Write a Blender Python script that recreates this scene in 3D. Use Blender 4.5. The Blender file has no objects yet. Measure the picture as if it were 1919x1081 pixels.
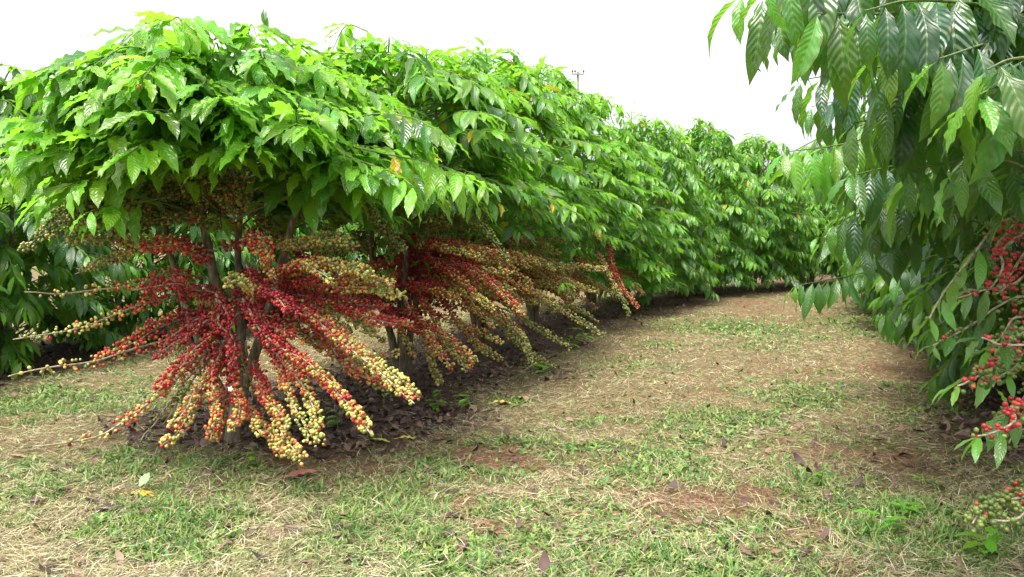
import bpy, math, random
import numpy as np
from mathutils import Vector

SEED = 7
rng = np.random.default_rng(SEED)
scene = bpy.context.scene
COL = scene.collection
R = math.radians

# ------------------------------------------------------------------ camera
F = 1422.0
PITCH = math.atan(110.5 / F)
CAM_H = 1.05
cam_d = bpy.data.cameras.new('camera')
cam_d.sensor_width = 36.0
cam_d.lens = 36.0 * F / 1919.0
cam_d.clip_start = 0.05
cam_d.clip_end = 2000.0
cam = bpy.data.objects.new('camera', cam_d)
COL.objects.link(cam)
cam.location = (0, 0, CAM_H)
cam.rotation_euler = (math.pi / 2 - PITCH, 0, 0)
scene.camera = cam


def at(px, py, Y):
    """point at forward distance Y seen at photograph pixel (px, py)"""
    xc = (px - 959.5) / F
    uc = (540.5 - py) / F
    dx = xc
    dy = math.cos(PITCH) + math.sin(PITCH) * uc
    dz = -math.sin(PITCH) + math.cos(PITCH) * uc
    t = Y / dy
    return np.array([dx * t, Y, CAM_H + dz * t])


def on_ground(px, py):
    xc = (px - 959.5) / F
    uc = (540.5 - py) / F
    dy = math.cos(PITCH) + math.sin(PITCH) * uc
    dz = -math.sin(PITCH) + math.cos(PITCH) * uc
    t = -CAM_H / dz
    return np.array([xc * t, dy * t, 0.0])


# ------------------------------------------------------------------ helpers
def tag(o, label=None, cat=None, group=None, kind=None):
    if label: o['label'] = label
    if cat: o['category'] = cat
    if group: o['group'] = group
    if kind: o['kind'] = kind
    return o


def empty(name, loc, rz=0.0):
    o = bpy.data.objects.new(name, None)
    o.empty_display_size = 0.1
    o.location = loc
    o.rotation_euler = (0, 0, rz)
    COL.objects.link(o)
    return o


class MB:
    """collects vertex / face arrays and links them as one mesh object"""
    def __init__(self):
        self.v, self.f, self.c, self.uv, self.m = [], [], [], [], []
        self.n = 0

    def add(self, v, f, col=None, uv=None, mat=0):
        v = np.asarray(v, dtype=np.float32).reshape(-1, 3)
        f = np.asarray(f, dtype=np.int64)
        self.v.append(v)
        self.f.append(f + self.n)
        k = len(v)
        if col is None: col = np.zeros((k, 4), np.float32)
        col = np.asarray(col, np.float32)
        if col.ndim == 1: col = np.tile(col, (k, 1))
        self.c.append(col)
        self.uv.append(np.zeros((k, 2), np.float32) if uv is None else np.asarray(uv, np.float32))
        self.m.append(np.full(len(f), mat, np.int32))
        self.n += k

    def build(self, name, mats, parent=None, offset=None, smooth=True, link=True):
        me = bpy.data.meshes.new(name)
        V = np.concatenate(self.v) if self.v else np.zeros((0, 3), np.float32)
        if offset is not None: V = V - np.asarray(offset, np.float32)
        me.vertices.add(len(V))
        me.vertices.foreach_set('co', V.astype(np.float32).ravel())
        loops = np.concatenate([f.ravel() for f in self.f])
        sizes = np.concatenate([np.full(len(f), f.shape[1], np.int64) for f in self.f])
        starts = np.concatenate([[0], np.cumsum(sizes)[:-1]])
        me.loops.add(len(loops))
        me.loops.foreach_set('vertex_index', loops.astype(np.int32))
        me.polygons.add(len(sizes))
        me.polygons.foreach_set('loop_start', starts.astype(np.int32))
        me.polygons.foreach_set('material_index', np.concatenate(self.m))
        me.polygons.foreach_set('use_smooth', np.full(len(sizes), smooth, dtype=bool))
        a = me.attributes.new('Col', 'FLOAT_COLOR', 'POINT')
        a.data.foreach_set('color', np.concatenate(self.c).astype(np.float32).ravel())
        UV = np.concatenate(self.uv)
        ul = me.uv_layers.new(name='UVMap')
        ul.data.foreach_set('uv', UV[loops].astype(np.float32).ravel())
        me.update()
        me.validate()
        for m in (mats if isinstance(mats, (list, tuple)) else [mats]):
            me.materials.append(m)
        o = bpy.data.objects.new(name, me)
        if parent is not None: o.parent = parent
        COL.objects.link(o)
        return o


def catmull(P, n):
    P = np.asarray(P, float)
    if len(P) == 2: return P[0] + (P[1] - P[0]) * np.linspace(0, 1, n)[:, None]
    Q = np.vstack([2 * P[0] - P[1], P, 2 * P[-1] - P[-2]])
    seg = len(P) - 1
    t = np.linspace(0, seg - 1e-6, n)
    i = t.astype(int)
    u = (t - i)[:, None]
    a, b, c, d = Q[i], Q[i + 1], Q[i + 2], Q[i + 3]
    return 0.5 * (2 * b + (c - a) * u + (2 * a - 5 * b + 4 * c - d) * u ** 2 + (3 * b - a - 3 * c + d) * u ** 3)


def unit(v):
    v = np.asarray(v, float)
    return v / np.maximum(np.linalg.norm(v, axis=-1, keepdims=True), 1e-9)


def tube(mb, P, rad, sides=6, col=(0.5, 0, 0, 1), mat=0, cap=True):
    P = np.asarray(P, float)
    n = len(P)
    rad = np.broadcast_to(np.asarray(rad, float), (n,)) if np.ndim(rad) == 0 else np.asarray(rad, float)
    T = unit(np.gradient(P, axis=0))
    ref = np.where(np.abs(T[:, 2:3]) > 0.9, np.array([[1.0, 0, 0]]), np.array([[0, 0, 1.0]]))
    if abs(T[:, 2]).mean() > 0.6: ref = np.tile([[1.0, 0.0, 0.0]], (n, 1))
    A = unit(np.cross(T, ref))
    B = np.cross(T, A)
    ang = np.arange(sides) / sides * 2 * math.pi
    V = P[:, None, :] + rad[:, None, None] * (np.cos(ang)[None, :, None] * A[:, None, :] + np.sin(ang)[None, :, None] * B[:, None, :])
    idx = np.arange(n * sides).reshape(n, sides)
    f = np.stack([idx[:-1], np.roll(idx[:-1], -1, 1), np.roll(idx[1:], -1, 1), idx[1:]], -1).reshape(-1, 4)
    uv = np.stack([np.repeat(np.linspace(0, 1, n), sides), np.tile(ang, n)], -1)
    mb.add(V.reshape(-1, 3), f, col, uv, mat)
    if cap:
        c = np.vstack([V[-1].reshape(-1, 3), P[-1] + T[-1] * rad[-1] * 0.6])
        f = np.stack([np.arange(sides), (np.arange(sides) + 1) % sides, np.full(sides, sides)], -1)
        mb.add(c, f, col, None, mat)


PU = np.array([0, .05, .12, .22, .35, .48, .6, .72, .82, .9, .95, 1.0])
PW = np.array([.03, .1, .36, .70, .93, 1.0, .97, .82, .56, .28, .12, .0])


def leaves(mb, P, D, N, L, W, bend, col, nu=10, nv=4, ripple=0.03, r=None, mat=0, twist=None):
    """N leaves at once. D direction, N rough normal; col (N,4): rand, youth, yellow"""
    r = r or rng
    P, D, N = np.asarray(P, float), unit(D), np.asarray(N, float)
    k = len(P)
    if k == 0: return
    S = unit(np.cross(N, D))
    N = np.cross(D, S)
    L, W, bend = [np.broadcast_to(np.asarray(x, float), (k,)) for x in (L, W, bend)]
    u = np.linspace(0, 1, nu + 1)
    v = np.linspace(-1, 1, nv + 1)
    U, Vv = np.meshgrid(u, v, indexing='ij')
    U, Vv = U.ravel(), Vv.ravel()
    w = np.interp(U, PU, PW)
    b = np.maximum(np.abs(bend), 1e-3)[:, None]
    X = np.sin(b * U) / b
    Z = -(1 - np.cos(b * U)) / b
    th = b * U
    ph = r.uniform(0, 6.28, (k, 1))
    fr = r.uniform(3.2, 4.6, (k, 1))
    amp = r.uniform(0.4, 1.3, (k, 1)) * ripple
    fold = r.uniform(0.05, 0.42, (k, 1))
    side = np.where(Vv > 0, 1.3, 0.0)[None]
    h = fold * np.abs(Vv) * w * W[:, None] + amp * L[:, None] * np.abs(Vv) ** 1.5 * np.sin(6.283 * fr * U + ph + side) * np.minimum(w * 1.6, 1)
    lat = r.normal(0, 0.12, (k, 1)) * U ** 2 * L[:, None]
    NL = np.cos(th)[..., None] * N[:, None, :] + np.sin(th)[..., None] * D[:, None, :]
    pos = (P[:, None, :] + L[:, None, None] * (X[..., None] * D[:, None, :] + Z[..., None] * N[:, None, :])
           + ((w * Vv)[None, :] * W[:, None] + lat)[..., None] * S[:, None, :] + h[..., None] * NL)
    m = (nu + 1) * (nv + 1)
    g = np.arange(m).reshape(nu + 1, nv + 1)
    f0 = np.stack([g[:-1, :-1], g[1:, :-1], g[1:, 1:], g[:-1, 1:]], -1).reshape(-1, 4)
    f = (f0[None] + (np.arange(k) * m)[:, None, None]).reshape(-1, 4)
    uv = np.tile(np.stack([U, Vv * 0.5 + 0.5], -1), (k, 1))
    c = np.repeat(np.asarray(col, np.float32), m, axis=0)
    mb.add(pos.reshape(-1, 3), f, c, uv, mat)


def ico():
    t = (1 + 5 ** 0.5) / 2
    v = [(-1, t, 0), (1, t, 0), (-1, -t, 0), (1, -t, 0), (0, -1, t), (0, 1, t), (0, -1, -t), (0, 1, -t), (t, 0, -1), (t, 0, 1), (-t, 0, -1), (-t, 0, 1)]
    f = [(0, 11, 5), (0, 5, 1), (0, 1, 7), (0, 7, 10), (0, 10, 11), (1, 5, 9), (5, 11, 4), (11, 10, 2), (10, 7, 6), (7, 1, 8), (3, 9, 4), (3, 4, 2), (3, 2, 6), (3, 6, 8), (3, 8, 9), (4, 9, 5), (2, 4, 11), (6, 2, 10), (8, 6, 7), (9, 8, 1)]
    v = [unit(x) for x in v]
    cache, nf = {}, []

    def mid(a, b):
        key = (min(a, b), max(a, b))
        if key not in cache:
            v.append(unit((np.array(v[a]) + np.array(v[b])) / 2))
            cache[key] = len(v) - 1
        return cache[key]
    for a, b, c in f:
        ab, bc, ca = mid(a, b), mid(b, c), mid(c, a)
        nf += [(a, ab, ca), (b, bc, ab), (c, ca, bc), (ab, bc, ca)]
    return np.array(v), np.array(nf)


ICO_V, ICO_F = ico()


def berries(mb, C, rad, ripe, axis, r):
    """spheres at C; ripe 0 green .. 1 dark crimson; axis = direction of the blossom end"""
    k = len(C)
    if k == 0: return
    A = unit(axis)
    ref = np.where(np.abs(A[:, 2:3]) > 0.9, np.array([[1.0, 0, 0]]), np.array([[0, 0, 1.0]]))
    X = unit(np.cross(A, ref))
    Y = np.cross(A, X)
    # ICO vertex 0 is at (-.53,.85,0): rotate template so that vertex 0 is the pole
    p = ICO_V[0]
    q = unit(np.cross(p, [0, 0, 1.0]))
    s = np.cross(p, q)
    T = np.stack([ICO_V @ q, ICO_V @ s, ICO_V @ p], -1)
    T = T * np.array([0.95, 0.95, 1.06])
    V = C[:, None, :] + rad[:, None, None] * (T[None, :, 0:1] * X[:, None, :] + T[None, :, 1:2] * Y[:, None, :] + T[None, :, 2:3] * A[:, None, :])
    m = len(T)
    f = (ICO_F[None] + (np.arange(k) * m)[:, None, None]).reshape(-1, 3)
    c = np.zeros((k, m, 4), np.float32)
    c[..., 0] = ripe[:, None]
    c[..., 1] = r.random((k, 1))
    c[..., 2] = (ICO_V @ p > 0.99)[None, :]
    c[..., 3] = 1
    mb.add(V.reshape(-1, 3), f, c.reshape(-1, 4))


# ------------------------------------------------------------------ noise
def vnoise(x, y, seed=0):
    xi, yi = np.floor(x).astype(np.int64), np.floor(y).astype(np.int64)
    fx, fy = x - xi, y - yi
    fx, fy = fx * fx * (3 - 2 * fx), fy * fy * (3 - 2 * fy)

    def h(a, b):
        n = (a * 374761393 + b * 668265263 + seed * 1442695041) & 0x7fffffff
        n = ((n ^ (n >> 13)) * 1274126177) & 0x7fffffff
        return ((n ^ (n >> 16)) & 0xffff) / 65535.0
    return (h(xi, yi) * (1 - fx) + h(xi + 1, yi) * fx) * (1 - fy) + (h(xi, yi + 1) * (1 - fx) + h(xi + 1, yi + 1) * fx) * fy


def fbm(x, y, seed=0, o=4):
    s, a, t = 0, 1, 0
    for i in range(o):
        s = s + a * vnoise(x * 2 ** i, y * 2 ** i, seed + i)
        t += a
        a *= 0.5
    return s / t


# ------------------------------------------------------------------ materials
def new_mat(name):
    m = bpy.data.materials.new(name)
    m.use_nodes = True
    nt = m.node_tree
    for n in list(nt.nodes): nt.nodes.remove(n)
    out = nt.nodes.new('ShaderNodeOutputMaterial')
    return m, nt, out


class G:
    def __init__(self, nt): self.nt = nt

    def n(self, t, **kw):
        x = self.nt.nodes.new(t)
        for k, v in kw.items(): setattr(x, k, v)
        return x

    def link(self, a, b): self.nt.links.new(a, b)

    def math(self, op, a, b=None, c=None, clamp=False):
        x = self.n('ShaderNodeMath', operation=op, use_clamp=clamp)
        for i, s in enumerate((a, b, c)):
            if s is None: continue
            if isinstance(s, (int, float)): x.inputs[i].default_value = s
            else: self.link(s, x.inputs[i])
        return x.outputs[0]

    def mix(self, fac, a, b, blend='MIX'):
        x = self.n('ShaderNodeMix', data_type='RGBA', blend_type=blend)
        for s, i in ((fac, 0), (a, 6), (b, 7)):
            if isinstance(s, (int, float)): x.inputs[i].default_value = s
            elif isinstance(s, (tuple, list)): x.inputs[i].default_value = (*s[:3], 1)
            else: self.link(s, x.inputs[i])
        return x.outputs[2]

    def ramp(self, fac, stops):
        x = self.n('ShaderNodeValToRGB')
        e = x.color_ramp.elements
        while len(e) < len(stops): e.new(0.5)
        for el, (p, c) in zip(e, stops):
            el.position = p
            el.color = (*c, 1)
        if fac is not None: self.link(fac, x.inputs[0])
        return x.outputs[0]

    def sstep(self, v, a, b):
        x = self.n('ShaderNodeMapRange', interpolation_type='SMOOTHSTEP')
        self.link(v, x.inputs[0])
        x.inputs[1].default_value, x.inputs[2].default_value = a, b
        return x.outputs[0]


def leaf_material(name, dark, young, under, trans, rough=0.34, transmix=0.42, blemish=0.45, bump=0.26):
    m, nt, out = new_mat(name)
    g = G(nt)
    at_ = g.n('ShaderNodeAttribute', attribute_name='Col')
    sp = g.n('ShaderNodeSeparateColor')
    g.link(at_.outputs['Color'], sp.inputs[0])
    rnd, yng, yel = sp.outputs
    uv = g.n('ShaderNodeUVMap', uv_map='UVMap')
    sx = g.n('ShaderNodeSeparateXYZ')
    g.link(uv.outputs[0], sx.inputs[0])
    u = sx.outputs[0]
    av = g.math('ABSOLUTE', g.math('MULTIPLY_ADD', sx.outputs[1], 2.0, -1.0))
    # lateral veins curving towards the tip
    ph = g.math('SUBTRACT', g.math('MULTIPLY', u, 10.0), g.math('MULTIPLY', g.math('POWER', av, 1.3), 1.9))
    fr = g.math('FRACT', ph)
    tri = g.math('ABSOLUTE', g.math('MULTIPLY_ADD', fr, 2.0, -1.0))      # 1 at the vein
    quilt = g.math('COSINE', g.math('MULTIPLY', tri, 3.1416))
    vein = g.sstep(tri, 0.80, 0.97)
    mid = g.math('SUBTRACT', 1.0, g.sstep(av, 0.035, 0.11))
    veins = g.math('MAXIMUM', g.math('MULTIPLY', vein, 0.22), mid)
    geo = g.n('ShaderNodeNewGeometry')
    tex = g.n('ShaderNodeTexNoise')
    tex.inputs['Scale'].default_value = 55
    tex.inputs['Detail'].default_value = 3
    tc = g.n('ShaderNodeTexCoord')
    g.link(tc.outputs['Object'], tex.inputs['Vector'])
    base = g.mix(yng, dark, young)
    hsv = g.n('ShaderNodeHueSaturation')
    g.link(base, hsv.inputs['Color'])
    g.link(g.math('MULTIPLY_ADD', rnd, 0.05, 0.475), hsv.inputs['Hue'])
    g.link(g.math('MULTIPLY_ADD', rnd, 0.5, 0.75), hsv.inputs['Value'])
    base = hsv.outputs[0]
    base = g.mix(g.math('MULTIPLY', veins, 0.30), base, g.mix(0.5, young, (0.22, 0.34, 0.07)))
    ycol = g.mix(g.sstep(tex.outputs[0], 0.52, 0.62), (0.62, 0.42, 0.02), (0.20, 0.08, 0.01))
    base = g.mix(yel, base, ycol)
    spots = g.math('MULTIPLY', g.sstep(tex.outputs[0], 0.64, 0.72), blemish)
    base = g.mix(spots, base, (0.16, 0.12, 0.03))
    rim = g.math('MULTIPLY', g.math('MULTIPLY', g.sstep(av, 0.72, 0.98), g.sstep(tex.outputs[0], 0.50, 0.58)), g.sstep(rnd, 0.62, 0.75))
    base = g.mix(g.math('MULTIPLY', rim, 0.8), base, (0.17, 0.11, 0.03))
    back = g.mix(g.math('MULTIPLY', g.math('SUBTRACT', 1.0, yel), geo.outputs['Backfacing']), base, under)
    back = g.mix(g.math('MULTIPLY', g.math('MULTIPLY', veins, geo.outputs['Backfacing']), 0.4), back, (0.26, 0.36, 0.12))
    bs = g.n('ShaderNodeBsdfPrincipled')
    g.link(back, bs.inputs['Base Color'])
    g.link(g.math('MULTIPLY_ADD', geo.outputs['Backfacing'], 0.25, g.math('MULTIPLY_ADD', tex.outputs[0], 0.14, rough - 0.07)), bs.inputs['Roughness'])
    bs.inputs['Specular IOR Level'].default_value = 0.5
    bmp = g.n('ShaderNodeBump')
    bmp.inputs['Strength'].default_value = bump
    bmp.inputs['Distance'].default_value = 0.0045
    hgt = g.math('SUBTRACT', quilt, g.math('MULTIPLY', mid, 0.8))
    g.link(hgt, bmp.inputs['Height'])
    g.link(bmp.outputs[0], bs.inputs['Normal'])
    tr = g.n('ShaderNodeBsdfTranslucent')
    tcol = g.mix(g.math('MULTIPLY', yel, 0.8), g.mix(yng, trans, tuple(min(1, c * 1.5) for c in trans)), (0.65, 0.45, 0.03))
    tcol = g.mix(g.math('MULTIPLY', veins, 0.35), tcol, (0.12, 0.22, 0.02))
    g.link(tcol, tr.inputs['Color'])
    g.link(bmp.outputs[0], tr.inputs['Normal'])
    mx = g.n('ShaderNodeMixShader')
    mx.inputs[0].default_value = transmix
    g.link(bs.outputs[0], mx.inputs[1])
    g.link(tr.outputs[0], mx.inputs[2])
    g.link(mx.outputs[0], out.inputs[0])
    return m


M_LEAF = leaf_material('coffee_leaf', (0.022, 0.082, 0.014), (0.150, 0.335, 0.024), (0.09, 0.185, 0.035), (0.24, 0.55, 0.03), rough=0.25, transmix=0.41)
M_LEAF_DARK = leaf_material('coffee_leaf_dark', (0.011, 0.048, 0.020), (0.105, 0.25, 0.026), (0.090, 0.175, 0.042), (0.22, 0.48, 0.035), rough=0.29, transmix=0.37, bump=0.20)

# berries
M_BERRY, nt, out = new_mat('coffee_cherry')
g = G(nt)
at_ = g.n('ShaderNodeAttribute', attribute_name='Col')
sp = g.n('ShaderNodeSeparateColor')
g.link(at_.outputs['Color'], sp.inputs[0])
bc = g.ramp(sp.outputs[0], [(0.0, (0.065, 0.115, 0.020)), (0.11, (0.105, 0.150, 0.027)), (0.25, (0.235, 0.25, 0.055)), (0.39, (0.42, 0.375, 0.10)), (0.52, (0.47, 0.30, 0.065)), (0.585, (0.46, 0.10, 0.032)), (0.70, (0.44, 0.030, 0.034)), (1.0, (0.20, 0.010, 0.020))])
hs = g.n('ShaderNodeHueSaturation')
g.link(bc, hs.inputs['Color'])
g.link(g.math('MULTIPLY_ADD', sp.outputs[1], 0.5, 0.75), hs.inputs['Value'])
bc = g.mix(g.math('MULTIPLY', g.math('POWER', sp.outputs[2], 3.0), 0.8), hs.outputs[0], (0.06, 0.035, 0.015))
bs = g.n('ShaderNodeBsdfPrincipled')
g.link(bc, bs.inputs['Base Color'])
bs.inputs['Roughness'].default_value = 0.36
bs.inputs['Specular IOR Level'].default_value = 0.45
bs.inputs['Subsurface Weight'].default_value = 0.0
g.link(bs.outputs[0], out.inputs[0])

# bark / twigs
M_BARK, nt, out = new_mat('coffee_bark')
g = G(nt)
tc = g.n('ShaderNodeTexCoord')
no = g.n('ShaderNodeTexNoise')
mp = g.n('ShaderNodeMapping')
mp.inputs['Scale'].default_value = (1, 1, 0.25)
g.link(tc.outputs['Object'], mp.inputs[0])
g.link(mp.outputs[0], no.inputs['Vector'])
no.inputs['Scale'].default_value = 60
no.inputs['Detail'].default_value = 6
bc = g.ramp(no.outputs[0], [(0.3, (0.06, 0.044, 0.030)), (0.5, (0.145, 0.112, 0.074)), (0.7, (0.27, 0.225, 0.165))])
bs = g.n('ShaderNodeBsdfPrincipled')
g.link(bc, bs.inputs['Base Color'])
bs.inputs['Roughness'].default_value = 0.85
bm_ = g.n('ShaderNodeBump')
bm_.inputs['Strength'].default_value = 0.8
bm_.inputs['Distance'].default_value = 0.01
g.link(no.outputs[0], bm_.inputs['Height'])
g.link(bm_.outputs[0], bs.inputs['Normal'])
g.link(bs.outputs[0], out.inputs[0])


def simple_mat(name, c1, c2, rough=0.8, scale=30, attr=False, trans=0.0):
    m, nt, out = new_mat(name)
    g = G(nt)
    bs = g.n('ShaderNodeBsdfPrincipled')
    tc = g.n('ShaderNodeTexCoord')
    no = g.n('ShaderNodeTexNoise')
    no.inputs['Scale'].default_value = scale
    no.inputs['Detail'].default_value = 5
    g.link(tc.outputs['Object'], no.inputs['Vector'])
    c = g.mix(g.sstep(no.outputs[0], 0.35, 0.65), c1, c2)
    if attr:
        a = g.n('ShaderNodeAttribute', attribute_name='Col')
        c = a.outputs['Color']
    g.link(c, bs.inputs['Base Color'])
    bs.inputs['Roughness'].default_value = rough
    bs.inputs['Specular IOR Level'].default_value = 0.3
    sh = bs.outputs[0]
    if trans:
        t = g.n('ShaderNodeBsdfTranslucent')
        g.link(c, t.inputs['Color'])
        mx = g.n('ShaderNodeMixShader')
        mx.inputs[0].default_value = trans
        g.link(sh, mx.inputs[1])
        g.link(t.outputs[0], mx.inputs[2])
        sh = mx.outputs[0]
    g.link(sh, out.inputs[0])
    return m


M_TWIG = simple_mat('twig_bark', (0.20, 0.165, 0.11), (0.36, 0.31, 0.22), 0.8, 90)
M_GREENTWIG = simple_mat('green_twig', (0.07, 0.10, 0.035), (0.13, 0.17, 0.06), 0.6, 90)
M_BLADE = simple_mat('grass_blade', (0, 0, 0), (0, 0, 0), 0.55, attr=True, trans=0.3)
M_STRAW = simple_mat('dry_straw', (0, 0, 0), (0, 0, 0), 0.75, attr=True, trans=0.1)
M_LITTER = simple_mat('leaf_litter', (0, 0, 0), (0, 0, 0), 0.7, attr=True)
M_POLE = simple_mat('pole_concrete', (0.22, 0.20, 0.18), (0.32, 0.30, 0.27), 0.9, 3)
M_INSUL = simple_mat('insulator', (0.10, 0.08, 0.07), (0.14, 0.11, 0.10), 0.4, 20)
M_FLOWER = simple_mat('white_petal', (0.8, 0.8, 0.75), (0.7, 0.7, 0.62), 0.6, 50)

# ------------------------------------------------------------------ rows
LEFT = [(-1.36, 3.69), (-0.76, 5.15), (-0.28, 6.6), (0.22, 8.05), (1.0, 9.5), (1.95, 10.9), (3.0, 12.2), (4.25, 13.3), (5.6, 14.2), (7.1, 14.9), (8.7, 15.4), (10.3, 15.8)]
RIGHT = [(1.66, 1.95), (2.35, 3.05), (3.0, 4.1), (3.6, 5.2), (4.1, 6.4), (4.5, 7.7), (4.95, 9.1), (5.6, 10.4), (6.6, 11.5), (7.9, 12.3)]
BACK = [(-4.45, 4.5), (-4.05, 5.9), (-3.6, 7.4), (-3.15, 8.9), (-2.6, 10.4), (-1.9, 11.8), (-1.0, 13.1), (0.1, 14.4), (1.4, 15.6), (2.8, 16.6), (4.4, 17.4), (6.1, 18.1), (7.9, 18.6)]


def dist_to(poly, x, y):
    best = np.full(np.shape(x), 1e9)
    for (ax, ay), (bx, by) in zip(poly[:-1], poly[1:]):
        dx, dy = bx - ax, by - ay
        t = np.clip(((x - ax) * dx + (y - ay) * dy) / (dx * dx + dy * dy), 0, 1)
        best = np.minimum(best, np.hypot(x - ax - t * dx, y - ay - t * dy))
    return best


GREEN_PX = [(70, 765, .45, 1.1), (330, 985, .28, .8), (230, 880, .25, .7), (140, 900, .3, .6), (760, 960, .3, .8), (930, 960, .25, 1), (1060, 1010, .3, .8), (1160, 850, .3, 1),
            (1240, 890, .32, .9), (1330, 785, .35, .9), (1480, 750, .3, .7), (1380, 615, .8, 1.1), (1250, 650, .5, .6), (1560, 600, .8, .9), (1700, 955, .12, 1.2),
            (1850, 1040, .3, 1), (1240, 1060, .35, 1), (900, 880, .25, .9), (830, 1040, .3, 1), (640, 1040, .2, .6), (1010, 830, .3, .6), (1440, 900, .25, .6),
            (1620, 730, .25, .5), (600, 890, .2, .5), (1600, 860, .2, .5), (30, 960, .2, .4), (1760, 780, .3, .7), (420, 885, .25, .6), (1380, 1020, .25, .7)]
SOIL_PX = [(960, 855, .28, 1.1), (1330, 935, .22, 1.1), (1640, 690, .5, 1), (1730, 655, .5, 1), (1620, 850, .25, .7), (640, 860, .4, .8), (440, 870, .3, .6), (600, 950, .15, .6), (1480, 1000, .2, .5), (900, 920, .2, .7), (1340, 560, 1.0, .7)]
LUMPS_G = [(*on_ground(a, b)[:2], s, w) for a, b, s, w in GREEN_PX]
LUMPS_S = [(*on_ground(a, b)[:2], s, w) for a, b, s, w in SOIL_PX]


def lumps(L, x, y):
    s = np.zeros(np.shape(x))
    for cx, cy, r, w in L:
        s = np.maximum(s, w * np.exp(-(((x - cx) / (r * 1.25)) ** 2 + ((y - cy) / r) ** 2)))
    return s


def masks(x, y):
    n1, n2, n3 = fbm(x * 2.2, y * 2.2, 3), fbm(x * 5, y * 5, 11), fbm(x * 1.2, y * 1.2, 23)
    soil = np.clip(lumps(LUMPS_S, x, y) * 0.95 + (n3 - 0.60) * 1.6 + (n2 - .5) * 1.9 + (fbm(x * 14, y * 14, 31, 3) - .5) * 1.2, 0, 1)
    dl = dist_to(LEFT, x, y) + (n1 - 0.5) * 0.55
    dr = dist_to(RIGHT, x, y) + (n1 - 0.5) * 0.5
    db = dist_to(BACK, x, y) + (n1 - 0.5) * 0.5
    past = np.clip((y - 3.45 + (n1 - .5) * 0.5 + 0.30 * (x + 1.3)) / 0.35, 0, 1)    # the row starts at the front tree
    lit = np.clip((0.98 - dl + (n2 - .5) * .5) / 0.5, 0, 1) * past
    lit = np.maximum(lit, np.clip((0.62 - dr) / 0.35, 0, 1) * np.clip((y - 3.3) / 0.4, 0, 1))
    lit = np.maximum(lit, np.clip((0.95 - db) / 0.35, 0, 1))
    green = np.clip(lumps(LUMPS_G, x, y) * 1.2 + (n1 - 0.52) * 1.5 + (n2 - .5) * 1.5 + (fbm(x * 13, y * 13, 37, 3) - .5) * 1.6, 0, 1) * (1 - lit) * (1 - soil * 0.9)
    return green, soil, lit


def gz(x, y):
    return 0.05 * (fbm(x * 0.9, y * 0.9, 40, 3) - 0.5) + 0.018 * (fbm(x * 6, y * 6, 41, 3) - 0.5)


# ------------------------------------------------------------------ ground
def spaced(a, b, step, lim, far):
    c = list(np.arange(a, b + 1e-6, step))
    s = step
    hi, lo = [c[-1]], [c[0]]
    while hi[-1] < far:
        s = min(s * 1.25, 60); hi.append(hi[-1] + s)
    s = step
    while lo[-1] > -far:
        s = min(s * 1.25, 60); lo.append(lo[-1] - s)
    return np.array(lo[:0:-1] + c + hi[1:])


gx = spaced(-3.4, 4.6, 0.032, 0, 600)
gy = spaced(1.2, 9.0, 0.032, 0, 600)
GX, GY = np.meshgrid(gx, gy, indexing='ij')
gr, so, li = masks(GX, GY)
nearw = np.clip((30 - np.hypot(GX, GY)) / 10, 0, 1)
GZ = gz(GX, GY) * nearw
gm = MB()
idx = np.arange(GX.size).reshape(GX.shape)
f = np.stack([idx[:-1, :-1], idx[1:, :-1], idx[1:, 1:], idx[:-1, 1:]], -1).reshape(-1, 4)
gm.add(np.stack([GX, GY, GZ], -1).reshape(-1, 3), f, np.stack([gr, so, li, np.ones_like(gr)], -1).reshape(-1, 4))
M_GROUND, nt, out = new_mat('plantation_soil')
g = G(nt)
at_ = g.n('ShaderNodeAttribute', attribute_name='Col')
sp = g.n('ShaderNodeSeparateColor')
g.link(at_.outputs['Color'], sp.inputs[0])
tc = g.n('ShaderNodeTexCoord')
n1 = g.n('ShaderNodeTexNoise'); n1.inputs['Scale'].default_value = 45; n1.inputs['Detail'].default_value = 8; n1.inputs['Roughness'].default_value = 0.7
n2 = g.n('ShaderNodeTexNoise'); n2.inputs['Scale'].default_value = 9; n2.inputs['Detail'].default_value = 6
for n in (n1, n2): g.link(tc.outputs['Object'], n.inputs['Vector'])
straw = g.ramp(n1.outputs[0], [(0.3, (0.070, 0.046, 0.024)), (0.48, (0.137, 0.101, 0.050)), (0.62, (0.222, 0.180, 0.095)), (0.75, (0.290, 0.248, 0.148))])
soilc = g.ramp(n1.outputs[0], [(0.3, (0.078, 0.039, 0.023)), (0.52, (0.162, 0.087, 0.051)), (0.7, (0.252, 0.162, 0.102))])
grnc = g.ramp(n1.outputs[0], [(0.3, (0.028, 0.033, 0.011)), (0.5, (0.072, 0.094, 0.028)), (0.7, (0.165, 0.154, 0.066))])
litc = g.ramp(n1.outputs[0], [(0.3, (0.027, 0.017, 0.015)), (0.52, (0.072, 0.045, 0.038)), (0.7, (0.156, 0.102, 0.078))])
base = g.mix(sp.outputs[0], straw, grnc)
base = g.mix(sp.outputs[1], base, soilc)
base = g.mix(sp.outputs[2], base, litc)
base = g.mix(g.math('MULTIPLY', n2.outputs[0], 0.35), base, g.mix(1.0, base, (0.62, 0.56, 0.5), 'MULTIPLY'))
bs = g.n('ShaderNodeBsdfPrincipled')
g.link(base, bs.inputs['Base Color'])
bs.inputs['Roughness'].default_value = 0.95
bs.inputs['Specular IOR Level'].default_value = 0.15
bm_ = g.n('ShaderNodeBump'); bm_.inputs['Strength'].default_value = 1.0; bm_.inputs['Distance'].default_value = 0.02
g.link(n1.outputs[0], bm_.inputs['Height'])
g.link(bm_.outputs[0], bs.inputs['Normal'])
g.link(bs.outputs[0], out.inputs[0])
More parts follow.
